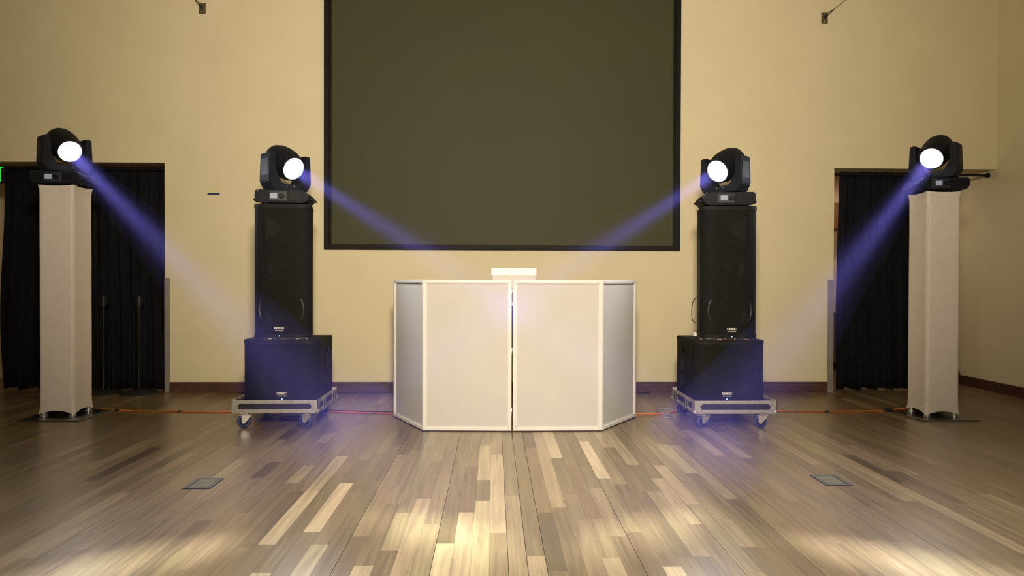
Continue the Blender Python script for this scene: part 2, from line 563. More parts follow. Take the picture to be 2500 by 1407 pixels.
# ------------------------------------------------------------------ projection screen
scr = thing('projection_screen', 'large dark projection screen in a stepped black frame on the cream wall', 'screen', (0.092, YB, 1.471))
SW, SH = 3.665 / 2, 2.80
for nm, b in (('frame_side', (-SW, -SW + 0.052, -0.045, -0.001, 0, SH)), ('frame_side', (SW - 0.052, SW, -0.045, -0.001, 0, SH)),
              ('frame_bottom', (-SW + 0.052, SW - 0.052, -0.045, -0.001, 0, 0.052)), ('frame_top', (-SW + 0.052, SW - 0.052, -0.045, -0.001, SH - 0.052, SH))):
    boxobj(nm, M['frame'], scr, *b, bev=0.004)
for s in (-1, 1):
    x = s * (SW - 0.052)
    boxobj('inner_moulding', M['frame'], scr, min(x, x - s * 0.022), max(x, x - s * 0.022), -0.034, -0.001, 0.052, SH - 0.052, bev=0.004)
    x = s * (SW - 0.022)
    boxobj('outer_moulding', M['frame'], scr, min(x, x - s * 0.014), max(x, x - s * 0.014), -0.053, -0.045, 0.0, SH, bev=0.003)
boxobj('screen_surface', M['screen'], scr, -SW + 0.052, SW - 0.052, -0.020, -0.002, 0.052, SH - 0.052)

# ------------------------------------------------------------------ DJ facade: four hinged panels
fac = thing('dj_facade', 'white folding panel facade standing in the middle of the floor', 'dj booth', (0.142, 5.6, 0))
FO = Vector((0.142, 5.6, 0))
FP = [Vector((-0.852, 6.090, 0)), Vector((-0.542, 5.488, 0)), Vector((0.138, 5.464, 0)), Vector((0.833, 5.474, 0)), Vector((1.207, 6.035, 0))]
FH = 1.164
for i in range(4):
    p, q = FP[i] - FO, FP[i + 1] - FO
    d = (q - p); ln = d.length; d.normalize()
    if i == 2:
        p = p + d * 0.007; ln -= 0.007
    mx = Matrix.Translation(p) @ Matrix.Rotation(math.atan2(d.y, d.x), 4, 'Z')
    g = 0.0025
    bm = bmesh.new()
    fw = 0.024
    for b in ((g, fw, 0, 0.03, 0.008, FH), (ln - fw, ln - g, 0, 0.03, 0.008, FH),
              (fw, ln - fw, 0, 0.03, 0.008, 0.008 + fw), (fw, ln - fw, 0, 0.03, FH - fw, FH)):
        box(bm, *b, bev=0.002, seg=1, mx=mx)
    pan = finish('panel_frame', bm, M['white'], fac)
    bm = bmesh.new(); box(bm, fw - 0.002, ln - fw + 0.002, 0.013, 0.017, 0.03, FH - 0.022, mx=mx)
    finish('scrim', bm, M['scrim'], pan)
    bm = bmesh.new()
    for b in ((fw, fw + 0.006, 0.004, 0.013, 0.032, FH - fw), (ln - fw - 0.006, ln - fw, 0.004, 0.013, 0.032, FH - fw),
              (fw, ln - fw, 0.004, 0.013, 0.032, 0.038), (fw, ln - fw, 0.004, 0.013, FH - fw - 0.006, FH - fw)):
        box(bm, *b, mx=mx)
    finish('scrim_edging', bm, M['white'], pan)
    bm = bmesh.new(); box(bm, 0.004, ln - 0.004, 0.003, 0.027, 0.0, 0.008, mx=mx)
    finish('rubber_foot', bm, M['rubber'], pan)
for i in (1, 2, 3):
    for z in (0.12, 0.58, 1.04):
        bm = bmesh.new()
        lathe(bm, [(0.005, z), (0.005, z + 0.06)], 10, Matrix.Translation(FP[i] - FO + Vector((0, 0.033, 0))))
        finish('hinge', bm, M['zinc'], fac, smooth=True)

# ------------------------------------------------------------------ table and white case behind the facade
tb = thing('folding_table', 'white table hidden behind the panel facade', 'table', (0.16, 5.93, 0))
boxobj('table_top', M['white'], tb, -0.55, 0.55, -0.24, 0.24, 0.955, 0.985, bev=0.006)
for sx in (-1, 1):
    for sy in (-1, 1):
        bm = bmesh.new(); lathe(bm, [(0.015, 0), (0.015, 0.955)], 12, Matrix.Translation((sx * 0.48, sy * 0.19, 0)))
        finish('leg', bm, M['grey'], tb, smooth=True)
wc = thing('equipment_case', 'small white lidded case poking up behind the white facade', 'case', (0.16, 5.87, 0.985))
boxobj('case_body', M['grey'], wc, -0.176, 0.176, -0.12, 0.12, 0, 0.212, bev=0.008)
boxobj('lid', M['boxwhite'], wc, -0.182, 0.182, -0.127, 0.127, 0.209, 0.275, bev=0.012, seg=3)

# ------------------------------------------------------------------ loudspeakers
def plan(w, d, rw, bulge, power=6.0, n=20):
    pts = []
    for i in range(n + 1):
        x = -w / 2 + w * i / n
        u = abs(2 * x / w)
        # finer spacing near the corners
        x = math.copysign((1 - (1 - u) ** 1.6) * w / 2, x) if u < 1 else x
        u = abs(2 * x / w)
        pts.append((x, -d / 2 + bulge * u ** power))
    pts += [(w / 2, -d / 2 + bulge + 0.02), (rw / 2, d / 2), (-rw / 2, d / 2), (-w / 2, -d / 2 + bulge + 0.02)]
    return pts

def grow(pts, o):
    w = max(p[0] for p in pts); d = max(p[1] for p in pts)
    return [(p[0] * (1 + o / w), p[1] * (1 + o / d)) for p in pts]

def letter_strokes(bm, ch, x, w, h, t, y0, y1):
    R = lambda a, b, c, d: box(bm, x + a, x + b, y0, y1, c, d)
    if ch == 'Q':
        R(0, w, h - t, h); R(0, w, 0, t); R(0, t * 1.3, t, h - t); R(w - t * 1.3, w, t, h - t)
        R(w * 0.55, w * 0.75, -t * 0.5, 0)
    elif ch == 'S':
        R(0, w, h - t, h); R(0, w, 0, t); R(0, w, h / 2 - t / 2, h / 2 + t / 2)
        R(0, t * 1.3, h / 2, h - t); R(w - t * 1.3, w, t, h / 2)
    elif ch == 'C':
        R(0, w, h - t, h); R(0, w, 0, t); R(0, t * 1.3, t, h - t)

def badge(parent, x, y, z):
    b = boxobj('badge', M['plastic'], parent, x - 0.047, x + 0.047, y - 0.003, y + 0.004, z - 0.026, z + 0.024, bev=0.001, seg=1)
    bm = bmesh.new()
    for i, ch in enumerate('QSC'):
        letter_strokes(bm, ch, x - 0.039 + i * 0.0268, 0.0235, 0.0165, 0.0042, y - 0.0045, y - 0.002)
    bmesh.ops.translate(bm, verts=bm.verts[:], vec=(0, 0, z - 0.001))
    finish('logo_letters', bm, M['logo'], b)
    mx = Matrix.Translation((x, y - 0.0035, z - 0.0135)) @ FACE @ Matrix.Diagonal((1.18, 1, 1, 1))
    text_mesh('series_letters', 'KW SERIES', 0.0115, 0.0008, M['logo'], b, mx)

def led(parent, x, y, z):
    bm = bmesh.new()
    lathe(bm, [(0.0005, -0.004), (0.003, -0.0025), (0.0042, 0), (0.0042, 0.004)], 10,
          Matrix.Translation((x, y, z)) @ Matrix.Rotation(-PI / 2, 4, 'X'))
    finish('power_led', bm, M['led'], parent, smooth=True)

def cone_mesh(r):
    return [(r * 1.06, 0.0), (r * 1.06, 0.014), (r, 0.018), (r * 0.93, 0.008), (r * 0.40, -0.055), (r * 0.37, -0.045),
            (r * 0.26, -0.030), (r * 0.12, -0.023), (0.001, -0.021)]

def loudspeaker(loc, label, logo_x):
    w, h, d = 0.446, 1.071, 0.42
    t = thing('loudspeaker', label, 'speaker', loc, 0, 'tall loudspeakers standing on the subwoofers')
    pts = plan(w, d, 0.30, 0.055)
    inner = [(x * 0.985, max(y, -d / 2 + 0.075)) for x, y in pts]
    # body behind the grille, cut-away front cavity
    bm = bmesh.new(); prism(bm, [(-w / 2 * .985, -d / 2 + 0.085), (w / 2 * .985, -d / 2 + 0.085), (0.15, d / 2), (-0.15, d / 2)], 'z', 0.02, h - 0.02)
    finish('cabinet', bm, M['black'], t)
    bm = bmesh.new(); prism(bm, grow(pts, 0.003), 'z', h - 0.032, h)
    bmesh.ops.bevel(bm, geom=[e for e in bm.edges if abs(e.verts[0].co.z - e.verts[1].co.z) < 1e-6 and e.verts[0].co.z > h - 0.01],
                    offset=0.006, segments=2, affect='EDGES')
    finish('top_cap', bm, M['black'], t)
    bm = bmesh.new(); prism(bm, grow(pts, 0.002), 'z', 0.014, 0.044)
    finish('bottom_cap', bm, M['black'], t)
    bm = bmesh.new(); prism(bm, pts, 'z', 0.0, 0.014)
    finish('worn_bottom_edge', bm, M['chip'], t)
    # bowed perforated grille
    bm = bmesh.new()
    fp = [p for p in pts[:21]]
    a = [bm.verts.new((x * 0.998, y, 0.044)) for x, y in fp]
    b = [bm.verts.new((x * 0.998, y, h - 0.032)) for x, y in fp]
    for i in range(len(a) - 1):
        bm.faces.new((a[i], a[i + 1], b[i + 1], b[i]))
    for sgn in (0, -1):
        x, y = fp[sgn]
        va, vb = bm.verts.new((x * 0.998, -d / 2 + 0.09, 0.044)), bm.verts.new((x * 0.998, -d / 2 + 0.09, h - 0.032))
        bm.faces.new((a[sgn], va, vb, b[sgn]))
    finish('grille', bm, M['grille'], t, smooth=True)
    # horn and two cones behind the grille
    yb = -d / 2 + 0.085
    bm = bmesh.new()
    for q in ((-0.150, 0.150, yb - 0.03, yb, 0.985, 1.0), (-0.150, 0.150, yb - 0.03, yb, 0.775, 0.79),
              (-0.150, -0.138, yb - 0.03, yb, 0.79, 0.985), (0.138, 0.150, yb - 0.03, yb, 0.79, 0.985)):
        box(bm, *q, bev=0.003, seg=1)
    fl_ = [(-0.138, 0.79), (0.138, 0.79), (0.138, 0.985), (-0.138, 0.985)]
    th = [(-0.03, 0.86), (0.03, 0.86), (0.03, 0.915), (-0.03, 0.915)]
    va = [bm.verts.new((x, yb - 0.028, z)) for x, z in fl_]; vb = [bm.verts.new((x, yb - 0.001, z)) for x, z in th]
    for i in range(4):
        bm.faces.new((va[i], va[(i + 1) % 4], vb[(i + 1) % 4], vb[i]))
    bm.faces.new(vb)
    finish('horn', bm, M['cone'], t)
    for nm, r, z in (('midrange_cone', 0.150, 0.585), ('woofer_cone', 0.172, 0.235)):
        bm = bmesh.new()
        lathe(bm, cone_mesh(r), 32, Matrix.Translation((0.0, yb - 0.062, z)) @ Matrix.Rotation(PI / 2, 4, 'X'), cap=False)
        finish(nm, bm, M['cone'], t, smooth=True)
    badge(t, logo_x, -d / 2 - 0.0005, 0.082)
    led(t, logo_x, -d / 2 - 0.001, 0.027)
    return t

def subwoofer(loc, label, w, d, logo_x, side):
    h = 0.547
    t = thing('subwoofer', label, 'speaker', loc, 0, 'subwoofers on wheeled dollies')
    pts = plan(w, d, w, 0.07, 6)
    bm = bmesh.new(); prism(bm, [(-w / 2, -d / 2 + 0.095), (w / 2, -d / 2 + 0.095), (w / 2, d / 2), (-w / 2, d / 2)], 'z', 0.0, h - 0.032)
    finish('cabinet', bm, M['black'], t)
    bm = bmesh.new(); prism(bm, grow(pts, 0.002), 'z', h - 0.032, h)
    bmesh.ops.bevel(bm, geom=[e for e in bm.edges if abs(e.verts[0].co.z - e.verts[1].co.z) < 1e-6 and e.verts[0].co.z > h - 0.01],
                    offset=0.005, segments=2, affect='EDGES')
    finish('top_cap', bm, M['black'], t)
    bm = bmesh.new()
    fp = pts[:21]
    a = [bm.verts.new((x * 0.998, y, 0.03)) for x, y in fp]; b = [bm.verts.new((x * 0.998, y, h - 0.032)) for x, y in fp]
    for i in range(len(a) - 1):
        bm.faces.new((a[i], a[i + 1], b[i + 1], b[i]))
    for sgn in (0, -1):
        x, y = fp[sgn]
        va, vb = bm.verts.new((x * 0.998, -d / 2 + 0.1, 0.03)), bm.verts.new((x * 0.998, -d / 2 + 0.1, h - 0.032))
        bm.faces.new((a[sgn], va, vb, b[sgn]))
    finish('grille', bm, M['grille'], t, smooth=True)
    bm = bmesh.new(); prism(bm, grow(pts, 0.001), 'z', 0.0, 0.03)
    finish('bottom_cap', bm, M['black'], t)
    bm = bmesh.new()
    lathe(bm, cone_mesh(0.205), 36, Matrix.Translation((0, -d / 2 + 0.028, 0.27)) @ Matrix.Rotation(PI / 2, 4, 'X'), cap=False)
    finish('woofer_cone', bm, M['cone'], t, smooth=True)
    # carrying handles on both sides: plate, flush dark sheets standing in for shaded finger pockets
    for s in (-1, 1):
        x0, x1 = (w / 2, w / 2 + 0.007) if s > 0 else (-w / 2 - 0.007, -w / 2)
        hy0, hy1, hz0, hz1 = 0.045, 0.185, 0.10, 0.46
        bm = bmesh.new()
        for q in ((x0, x1, hy0, hy0 + 0.022, hz0, hz1), (x0, x1, hy1 - 0.022, hy1, hz0, hz1),
                  (x0, x1, hy0, hy1, hz0, hz0 + 0.05), (x0, x1, hy0, hy1, hz1 - 0.04, hz1),
                  (x0, x1, hy0, hy1, 0.235, 0.27)):
            box(bm, *q, bev=0.0015, seg=1)
        hd = finish('handle_plate', bm, M['plastic'], t)
        for z0, z1 in ((0.27, hz1 - 0.04), (hz0 + 0.05, 0.235)):
            xa, xb = (w / 2 - 0.0005, w / 2 + 0.001) if s > 0 else (-w / 2 - 0.001, -w / 2 + 0.0005)
            boxobj('finger_pocket_shade', M['pocket'], hd, xa, xb, hy0 + 0.022, hy1 - 0.022, z0, z1)
    badge(t, logo_x, -d / 2 - 0.0005, 0.120)
    led(t, logo_x, -d / 2 - 0.001, 0.083)
    return t

# ------------------------------------------------------------------ flight-case dollies
def dolly(loc, label, w, d, latch_side):
    t = thing('speaker_dolly', label, 'dolly', loc, 0, 'flight case dollies under the subwoofers')
    z0, z1 = 0.12, 0.222
    x, y = w / 2, d / 2
    boxobj('deck', M['caseblk'], t, -x + 0.004, x - 0.004, -y + 0.004, y - 0.004, z0 + 0.004, z0 + 0.019)
    for nm, b in (('front', (-x + .003, x - .003, -y + .003, -y + 0.012)), ('rear', (-x + .003, x - .003, y - 0.012, y - .003)),
                  ('left', (-x + .003, -x + 0.012, -y + 0.012, y - 0.012)), ('right', (x - 0.012, x - .003, -y + 0.012, y - 0.012))):
        boxobj('side_panel', M['caseblk'], t, *b, z0 + 0.019, z1 - 0.003)
    rw = 0.030
    for (a0, a1, b0, b1) in ((-x, x, -y, -y + 0.014), (-x, x, y - 0.014, y), (-x, -x + 0.014, -y + .014, y - .014), (x - 0.014, x, -y + .014, y - .014)):
        boxobj('top_rail', M['alu'], t, a0, a1, b0, b1, z1 - rw + 0.003, z1, bev=0.003, seg=2)
        boxobj('bottom_rail', M['alu'], t, a0, a1, b0, b1, z0, z0 + rw, bev=0.003, seg=2)
    for sx in (-1, 1):
        for sy in (-1, 1):
            bm = bmesh.new()
            # clover-ended corner plates on both faces of the corner
            for ax in (0, 1):
                prof = [(0, z0), (0.062, z0), (0.066, z0 + 0.03), (0.05, z0 + 0.036), (0.052, z0 + 0.05), (0.05, z1 - 0.04),
                        (0.066, z1 - 0.03), (0.062, z1 + 0.001), (0, z1 + 0.001)]
                if ax == 0:
                    pts = [(sx * (x + 0.002) - sx * p, z) for p, z in prof]
                    prism(bm, pts, 'y', sy * (y - 0.002), sy * (y + 0.002))
                else:
                    pts = [(sy * (y + 0.002) - sy * p, z) for p, z in prof]
                    prism(bm, pts, 'x', sx * (x - 0.002), sx * (x + 0.002))
            cb = finish('corner_bracket', bm, M['alu'], t)
            bm = bmesh.new()
            bmesh.ops.create_uvsphere(bm, u_segments=16, v_segments=10, radius=0.015)
            bmesh.ops.translate(bm, verts=bm.verts[:], vec=(sx * (x - 0.006), sy * (y - 0.006), z0 + 0.016))
            finish('ball_corner', bm, M['zinc'], cb, smooth=True)
            for p, z in ((0.018, z1 - 0.012), (0.034, z1 - 0.012), (0.052, z0 + 0.04)):
                bm = bmesh.new()
                lathe(bm, [(0.004, 0), (0.003, 0.002)], 8,
                      Matrix.Translation((sx * (x - p), sy * (y + 0.002), z)) @ Matrix.Rotation(-sy * PI / 2, 4, 'X'))
                finish('rivet', bm, M['zinc'], cb)
    # butterfly latches along both long sides
    for s in (-1, 1):
        for yy in (-y * 0.36, y * 0.62):
            xa, xb = sorted((s * (x - 0.001), s * (x + 0.006)))
            l = boxobj('butterfly_latch', M['zinc'], t, xa, xb, yy - 0.055, yy + 0.055, z0 + 0.012, z1 - 0.004, bev=0.003, seg=1)
            xa, xb = sorted((s * (x + 0.006), s * (x + 0.010)))
            boxobj('latch_twist', M['alu'], l, xa, xb, yy - 0.012, yy + 0.012, z0 + 0.03, z1 - 0.02, bev=0.002, seg=1)
            xa, xb = sorted((s * (x + 0.0055), s * (x + 0.0075)))
            for k in (-1, 1):
                boxobj('latch_pocket_shade', M['pocket'], l, xa, xb, yy + k * 0.032 - 0.012, yy + k * 0.032 + 0.012, z0 + 0.03, z1 - 0.022)  # dark squares on the latch face stand in for shade in its recesses
    for sx in (-1, 1):
        for sy in (-1, 1):
            ang = math.radians({(-1, -1): 14, (1, -1): -10, (-1, 1): 4, (1, 1): 20}[(sx, sy)])
            c = Matrix.Translation((sx * (x - 0.095) , sy * (y - 0.055), 0)) @ Matrix.Rotation(ang, 4, 'Z')
            bm = bmesh.new()
            box(bm, -0.042, 0.042, -0.034, 0.034, 0.112, 0.12, mx=c)
            lathe(bm, [(0.028, 0.098), (0.034, 0.104), (0.034, 0.112)], 16, c)
            for k in (-1, 1):
                pts = [(-0.030, 0.104), (0.040, 0.104), (0.034, 0.085), (-0.006, 0.038), (-0.022, 0.036), (-0.030, 0.05)]
                prism(bm, pts, 'y', k * 0.021, k * 0.024, mx=c)
            box(bm, -0.056, -0.02, -0.018, 0.018, 0.098, 0.104, mx=c)      # brake pedal
            fk = finish('caster_fork', bm, M['zinc'], t)
            wm = c @ Matrix.Translation((-0.014, 0, 0.052)) @ Matrix.Rotation(PI / 2, 4, 'X')
            bm = bmesh.new()
            lathe(bm, [(0.034, -0.015), (0.047, -0.016), (0.0515, -0.010), (0.0515, 0.010), (0.047, 0.016), (0.034, 0.015)], 28, wm, cap=False)
            finish('wheel_tyre', bm, M['bluewheel'], fk, smooth=True)
            bm = bmesh.new()
            lathe(bm, [(0.008, -0.018), (0.012, -0.015), (0.03, -0.010), (0.036, -0.012), (0.036, 0.012), (0.03, 0.010), (0.012, 0.015), (0.008, 0.018)], 24, wm)
            finish('wheel_hub', bm, M['plastic'], fk, smooth=True)
    return t

dolly((-1.701, 5.938, 0), 'silver edged black flight case dolly left of the white facade', 0.667, 0.677, 1)
dolly((1.890, 5.895, 0), 'silver edged black flight case dolly right of the white facade', 0.650, 0.695, -1)
subwoofer((-1.680, 5.915, 0.1395), 'squat black subwoofer on the wheeled dolly left of the facade', 0.590, 0.52, 0.02, 1)
subwoofer((1.878, 5.905, 0.1395), 'squat black subwoofer on the wheeled dolly right of the facade', 0.570, 0.56, -0.03, -1)
loudspeaker((-1.683, 5.915, 0.6875), 'tall black loudspeaker stacked on the left subwoofer', -0.012)
loudspeaker((1.885, 5.875, 0.6875), 'tall black loudspeaker stacked on the right subwoofer', 0.012)

# ------------------------------------------------------------------ truss pillars in white stretch covers
def pillar(loc, label, plate, ztop, seam_x):
    t = thing('truss_pillar', label, 'pillar', loc, 0, 'white covered truss pillars')
    boxobj('base_plate', M['plate'], t, plate[0], plate[1], plate[2], plate[3], 0, 0.009, bev=0.002, seg=1)
    s = 0.145
    for sx in (-1, 1):
        for sy in (-1, 1):
            bm = bmesh.new()
            lathe(bm, [(0.030, 0.009), (0.030, 0.013), (0.024, 0.016), (0.024, 0.045)], 16, Matrix.Translation((sx * 0.118, sy * 0.118, 0)))
            finish('truss_foot', bm, M['zinc'], t, smooth=True, angle=0.6)
    per = 96
    r = 0.026
    def perim(u, half):
        # rounded square outline
        k = u * 4
        side = int(k) % 4
        f = k - int(k)
        a = Vector((-half + r, -half)); b = Vector((half - r, -half))
        n = 24
        x = -1 + 2 * f
        lim = (half - r) / half
        # straight run then corner arc
        if abs(x) <= lim:
            p = Vector((x * half, -half))
        else:
            ss = math.copysign(1, x)
            q = (abs(x) - lim) / (1 - lim)          # 0..1 up to the corner diagonal
            an = q * PI / 4
            p = Vector((ss * (half - r + r * math.sin(an)), -half + r - r * math.cos(an)))
        for _ in range(side):
            p = Vector((-p.y, p.x))
        return p, abs(x)
    zs = [0, 0.012, 0.03, 0.06, 0.11, 0.2, 0.4, 0.7, 1.0, 1.3, 1.6, 1.75, 1.83, 1.88, 1.91, 1.925, 1.935, 1.94]
    zs = [z / 1.94 for z in zs]
    bm = bmesh.new()
    rings = []
    for zi, q in enumerate(zs):
        ring = []
        for k in range(per):
            p, x = perim(k / per, s)
            arch = 1 - x ** 2.2
            zb = 0.022 + 0.034 * arch
            zt = ztop - 0.010 * arch
            z = zb + (zt - zb) * q
            hb = max(0.0, 1 - (z / 0.14)); ht = max(0.0, 1 - ((ztop - z) / 0.09))
            fl_ = 1 + 0.075 * hb ** 2 * (0.3 + 0.7 * x) + 0.045 * ht ** 2 * x
            pull = 1 - 0.030 * arch * (1 - hb) * (1 - ht) - 0.03 * arch * ht
            fold = 1 + 0.004 * math.sin(9 * z + 5 * k / per)
            m_ = fl_ * pull * fold
            ring.append(bm.verts.new((p.x * m_, p.y * m_, z)))
        rings.append(ring)
    for a, b in zip(rings, rings[1:]):
        for i in range(per):
            j = (i + 1) % per
            bm.faces.new((a[i], a[j], b[j], b[i]))
    # sagging top
    cap = []
    for f, dz in ((0.9, -0.004), (0.6, -0.016), (0.3, -0.020)):
        cap.append([bm.verts.new((v.co.x * f, v.co.y * f, v.co.z * 0 + ztop + dz)) for v in rings[-1]])
    allr = [rings[-1]] + cap
    for a, b in zip(allr, allr[1:]):
        for i in range(per):
            j = (i + 1) % per
            bm.faces.new((a[i], a[j], b[j], b[i]))
    bm.faces.new(allr[-1])
    cov = finish('stretch_cover', bm, M['fabric'], t, smooth=True)
    # raised seam down one front corner and a doubled hem
    bm = bmesh.new()
    pts = [Vector((seam_x * (0.1388 + 0.0006 * math.sin(14 * z)), -0.1385 + 0.0005 * math.cos(11 * z), z)) for z in [0.14 + i * (ztop - 0.25) / 40 for i in range(41)]]
    tube(bm, pts, 0.0028, 6)
    finish('seam', bm, M['fabric'], cov, smooth=True)
    bm = bmesh.new()
    hr = []
    for dz, o in ((-0.001, 1.0), (-0.001, 1.012), (0.030, 1.012), (0.030, 0.99)):
        ring = []
        for k in range(per):
            p, x = perim(k / per, s)
            arch = 1 - x ** 2.2
            zb = 0.022 + 0.034 * arch + dz
            hb = max(0.0, 1 - (zb / 0.14))
            m_ = (1 + 0.075 * hb ** 2 * (0.3 + 0.7 * x)) * (1 - 0.030 * arch * (1 - hb)) * o
            ring.append(bm.verts.new((p.x * m_, p.y * m_, zb)))
        hr.append(ring)
    for a, b in zip(hr, hr[1:]):
        for i in range(per):
            j = (i + 1) % per
            bm.faces.new((a[i], a[j], b[j], b[i]))
    finish('hem', bm, M['fabric'], cov, smooth=True, angle=0.8)
    bm = bmesh.new()
    hr = []
    for dz, o in ((0.002, 0.985), (0.002, 1.010), (-0.024, 1.012), (-0.026, 0.99)):
        ring = []
        for k in range(per):
            p, x = perim(k / per, s)
            arch = 1 - x ** 2.2
            zb = ztop - 0.010 * arch + dz - 0.012 * arch * (dz < 0)
            ht_ = max(0.0, 1 - ((ztop - zb) / 0.09))
            m_ = (1 + 0.045 * ht_ ** 2 * x) * (1 - 0.030 * arch * (1 - ht_) - 0.03 * arch * ht_) * o
            ring.append(bm.verts.new((p.x * m_, p.y * m_, zb)))
        hr.append(ring)
    for a, b in zip(hr, hr[1:]):
        for i in range(per):
            j = (i + 1) % per
            bm.faces.new((a[i], a[j], b[j], b[i]))
    finish('top_hem', bm, M['fabric'], cov, smooth=True, angle=0.8)
    return t

pillar((-3.658, 6.225, 0), 'tall white fabric covered pillar by the left curtained opening', (-0.205, 0.290, -0.325, 0.175), 1.945, 1)
pillar((3.818, 6.135, 0), 'tall white fabric covered pillar by the right curtained opening', (-0.273, 0.229, -0.290, 0.21), 1.927, -1)

# ------------------------------------------------------------------ moving head lights
BEAM_SPREAD = 6.4
def moving_head(loc, base_rz, target, label, blabel, power, haze, spill, flip=1):
    t = thing('moving_head_light', label, 'stage light', loc, 0, 'moving head stage lights')
    br = Matrix.Rotation(base_rz, 4, 'Z')
    # base: chamfered body
    bm = bmesh.new()
    prof = [(-0.175, 0.014), (-0.205, 0.038), (-0.212, 0.066), (-0.208, 0.108), (-0.195, 0.118), (0.150, 0.118), (0.185, 0.100),
            (0.212, 0.070), (0.205, 0.038), (0.175, 0.014)]
    prof = [(flip * x, z) for x, z in prof]
    prism(bm, prof, 'y', -0.150, 0.150, mx=br)
    bmesh.ops.bevel(bm, geom=bm.edges[:], offset=0.005, segments=2, affect='EDGES')
    base = finish('base', bm, M['headblk'], t)
    for sx in (-1, 1):
        for sy in (-1, 1):
            bm = bmesh.new(); lathe(bm, [(0.020, 0), (0.022, 0.004), (0.016, 0.016)], 14, br @ Matrix.Translation((sx * 0.13, sy * 0.11, 0)))
            finish('rubber_foot', bm, M['rubber'], base, smooth=True)
    # control panel: bezel, display and knob; ribbed vents each side
    bm = bmesh.new(); box(bm, -0.098, 0.042, -0.157, -0.148, 0.026, 0.104, bev=0.003, mx=br)
    bz = finish('control_panel', bm, M['bezel'], base)
    dx = -0.086 if flip > 0 else -0.072
    bm = bmesh.new(); box(bm, dx, dx + 0.053, -0.1595, -0.156, 0.048, 0.088, mx=br)
    finish('display', bm, M['display'], bz)
    bm = bmesh.new(); lathe(bm, [(0.021, 0), (0.021, 0.010), (0.017, 0.014), (0.001, 0.014)], 20,
                            br @ Matrix.Translation((dx + 0.088, -0.156, 0.068)) @ Matrix.Rotation(PI / 2, 4, 'X'))
    finish('knob', bm, M['plastic'], bz, smooth=True, angle=0.7)
    for x0, x1 in ((-0.190, -0.112), (0.058, 0.160)):
        for k in range(7):
            bm = bmesh.new(); box(bm, x0, x1, -0.1535, -0.149, 0.038 + k * 0.0095, 0.043 + k * 0.0095, mx=br)
            finish('vent_rib', bm, M['plastic'], base)
    for x in (-0.185, 0.075):
        bm = bmesh.new()
        lathe(bm, [(0.0035, 0), (0.003, 0.002)], 8, br @ Matrix.Translation((x, -0.151, 0.110)) @ Matrix.Rotation(PI / 2, 4, 'X'))
        finish('screw', bm, M['zinc'], base)
    for s in (-1, 1):
        bm = bmesh.new()
        hp = [(s * 0.205, -0.09, 0.05), (s * 0.228, -0.075, 0.045), (s * 0.232, 0, 0.043), (s * 0.228, 0.075, 0.045), (s * 0.205, 0.09, 0.05)]
        tube(bm, [br @ Vector(p) for p in spline(hp, 5)], 0.010, 10)
        finish('handle', bm, M['plastic'], base, smooth=True)
    # yoke turned towards the beam
    piv = Vector((0, 0, 0.126 + 0.222))
    # direction from pivot to the target
    d = (Vector(target) - (Vector(loc) + piv)).normalized()
    az = math.atan2(d.x, -d.y)            # 0 = towards the camera, positive = to the right
    yr = Matrix.Rotation(az, 4, 'Z')
    bm = bmesh.new(); lathe(bm, [(0.085, 0.112), (0.085, 0.124), (0.075, 0.130)], 28)
    finish('turntable', bm, M['plastic'], t, smooth=True, angle=0.7)
    Y = [(-0.158, 0.0), (-0.193, 0.062), (-0.184, 0.280), (-0.170, 0.292), (-0.134, 0.292), (-0.128, 0.150), (-0.076, 0.050),
         (0.076, 0.050), (0.128, 0.150), (0.134, 0.292), (0.170, 0.292), (0.184, 0.280), (0.193, 0.062), (0.158, 0.0)]
    bm = bmesh.new(); prism(bm, Y, 'y', -0.075, 0.075, mx=yr @ Matrix.Translation((0, 0, 0.126)))
    bmesh.ops.bevel(bm, geom=[e for e in bm.edges if e.calc_length() > 0.03], offset=0.006, segments=2, affect='EDGES')
    yk = finish('yoke', bm, M['headblk'], t)
    for s in (-1, 1):
        bm = bmesh.new()
        box(bm, s * 0.188 - 0.003, s * 0.188 + 0.003, -0.05, 0.05, 0.20, 0.37, bev=0.002, seg=1, mx=yr)
        finish('arm_cover', bm, M['plastic'], yk)
        bm = bmesh.new(); lathe(bm, [(0.004, 0), (0.003, 0.002)], 8, yr @ Matrix.Translation((s * 0.03, -0.0755, 0.160)) @ Matrix.Rotation(PI / 2, 4, 'X'))
        finish('screw', bm, M['zinc'], yk)
    # tilting head: lathe along local z = beam direction
    q = d.to_track_quat('Z', 'X').to_matrix().to_4x4()
    xa = (yr @ Vector((1, 0, 0))).normalized()
    zaxis = d; yaxis = zaxis.cross(xa).normalized()
    hm = Matrix.Translation(piv) @ Matrix((( xa.x, yaxis.x, zaxis.x, 0), (xa.y, yaxis.y, zaxis.y, 0), (xa.z, yaxis.z, zaxis.z, 0), (0, 0, 0, 1)))
    sq = hm @ Matrix.Diagonal((0.94, 1.0, 1.0, 1))
    bm = bmesh.new()
    lathe(bm, [(0.060, -0.178), (0.098, -0.176), (0.106, -0.166), (0.122, -0.11), (0.127, -0.04), (0.124, 0.03), (0.114, 0.08), (0.106, 0.112), (0.103, 0.126), (0.094, 0.126), (0.090, 0.108)],
          36, sq)
    hd = finish('head', bm, M['headblk'], t, smooth=True, angle=0.9)
    for s in (-1, 1):
        bm = bmesh.new(); lathe(bm, [(0.040, 0.112), (0.040, 0.136)], 20, hm @ Matrix.Rotation(s * PI / 2, 4, 'Y'))
        finish('tilt_bearing', bm, M['plastic'], hd, smooth=True, angle=0.7)
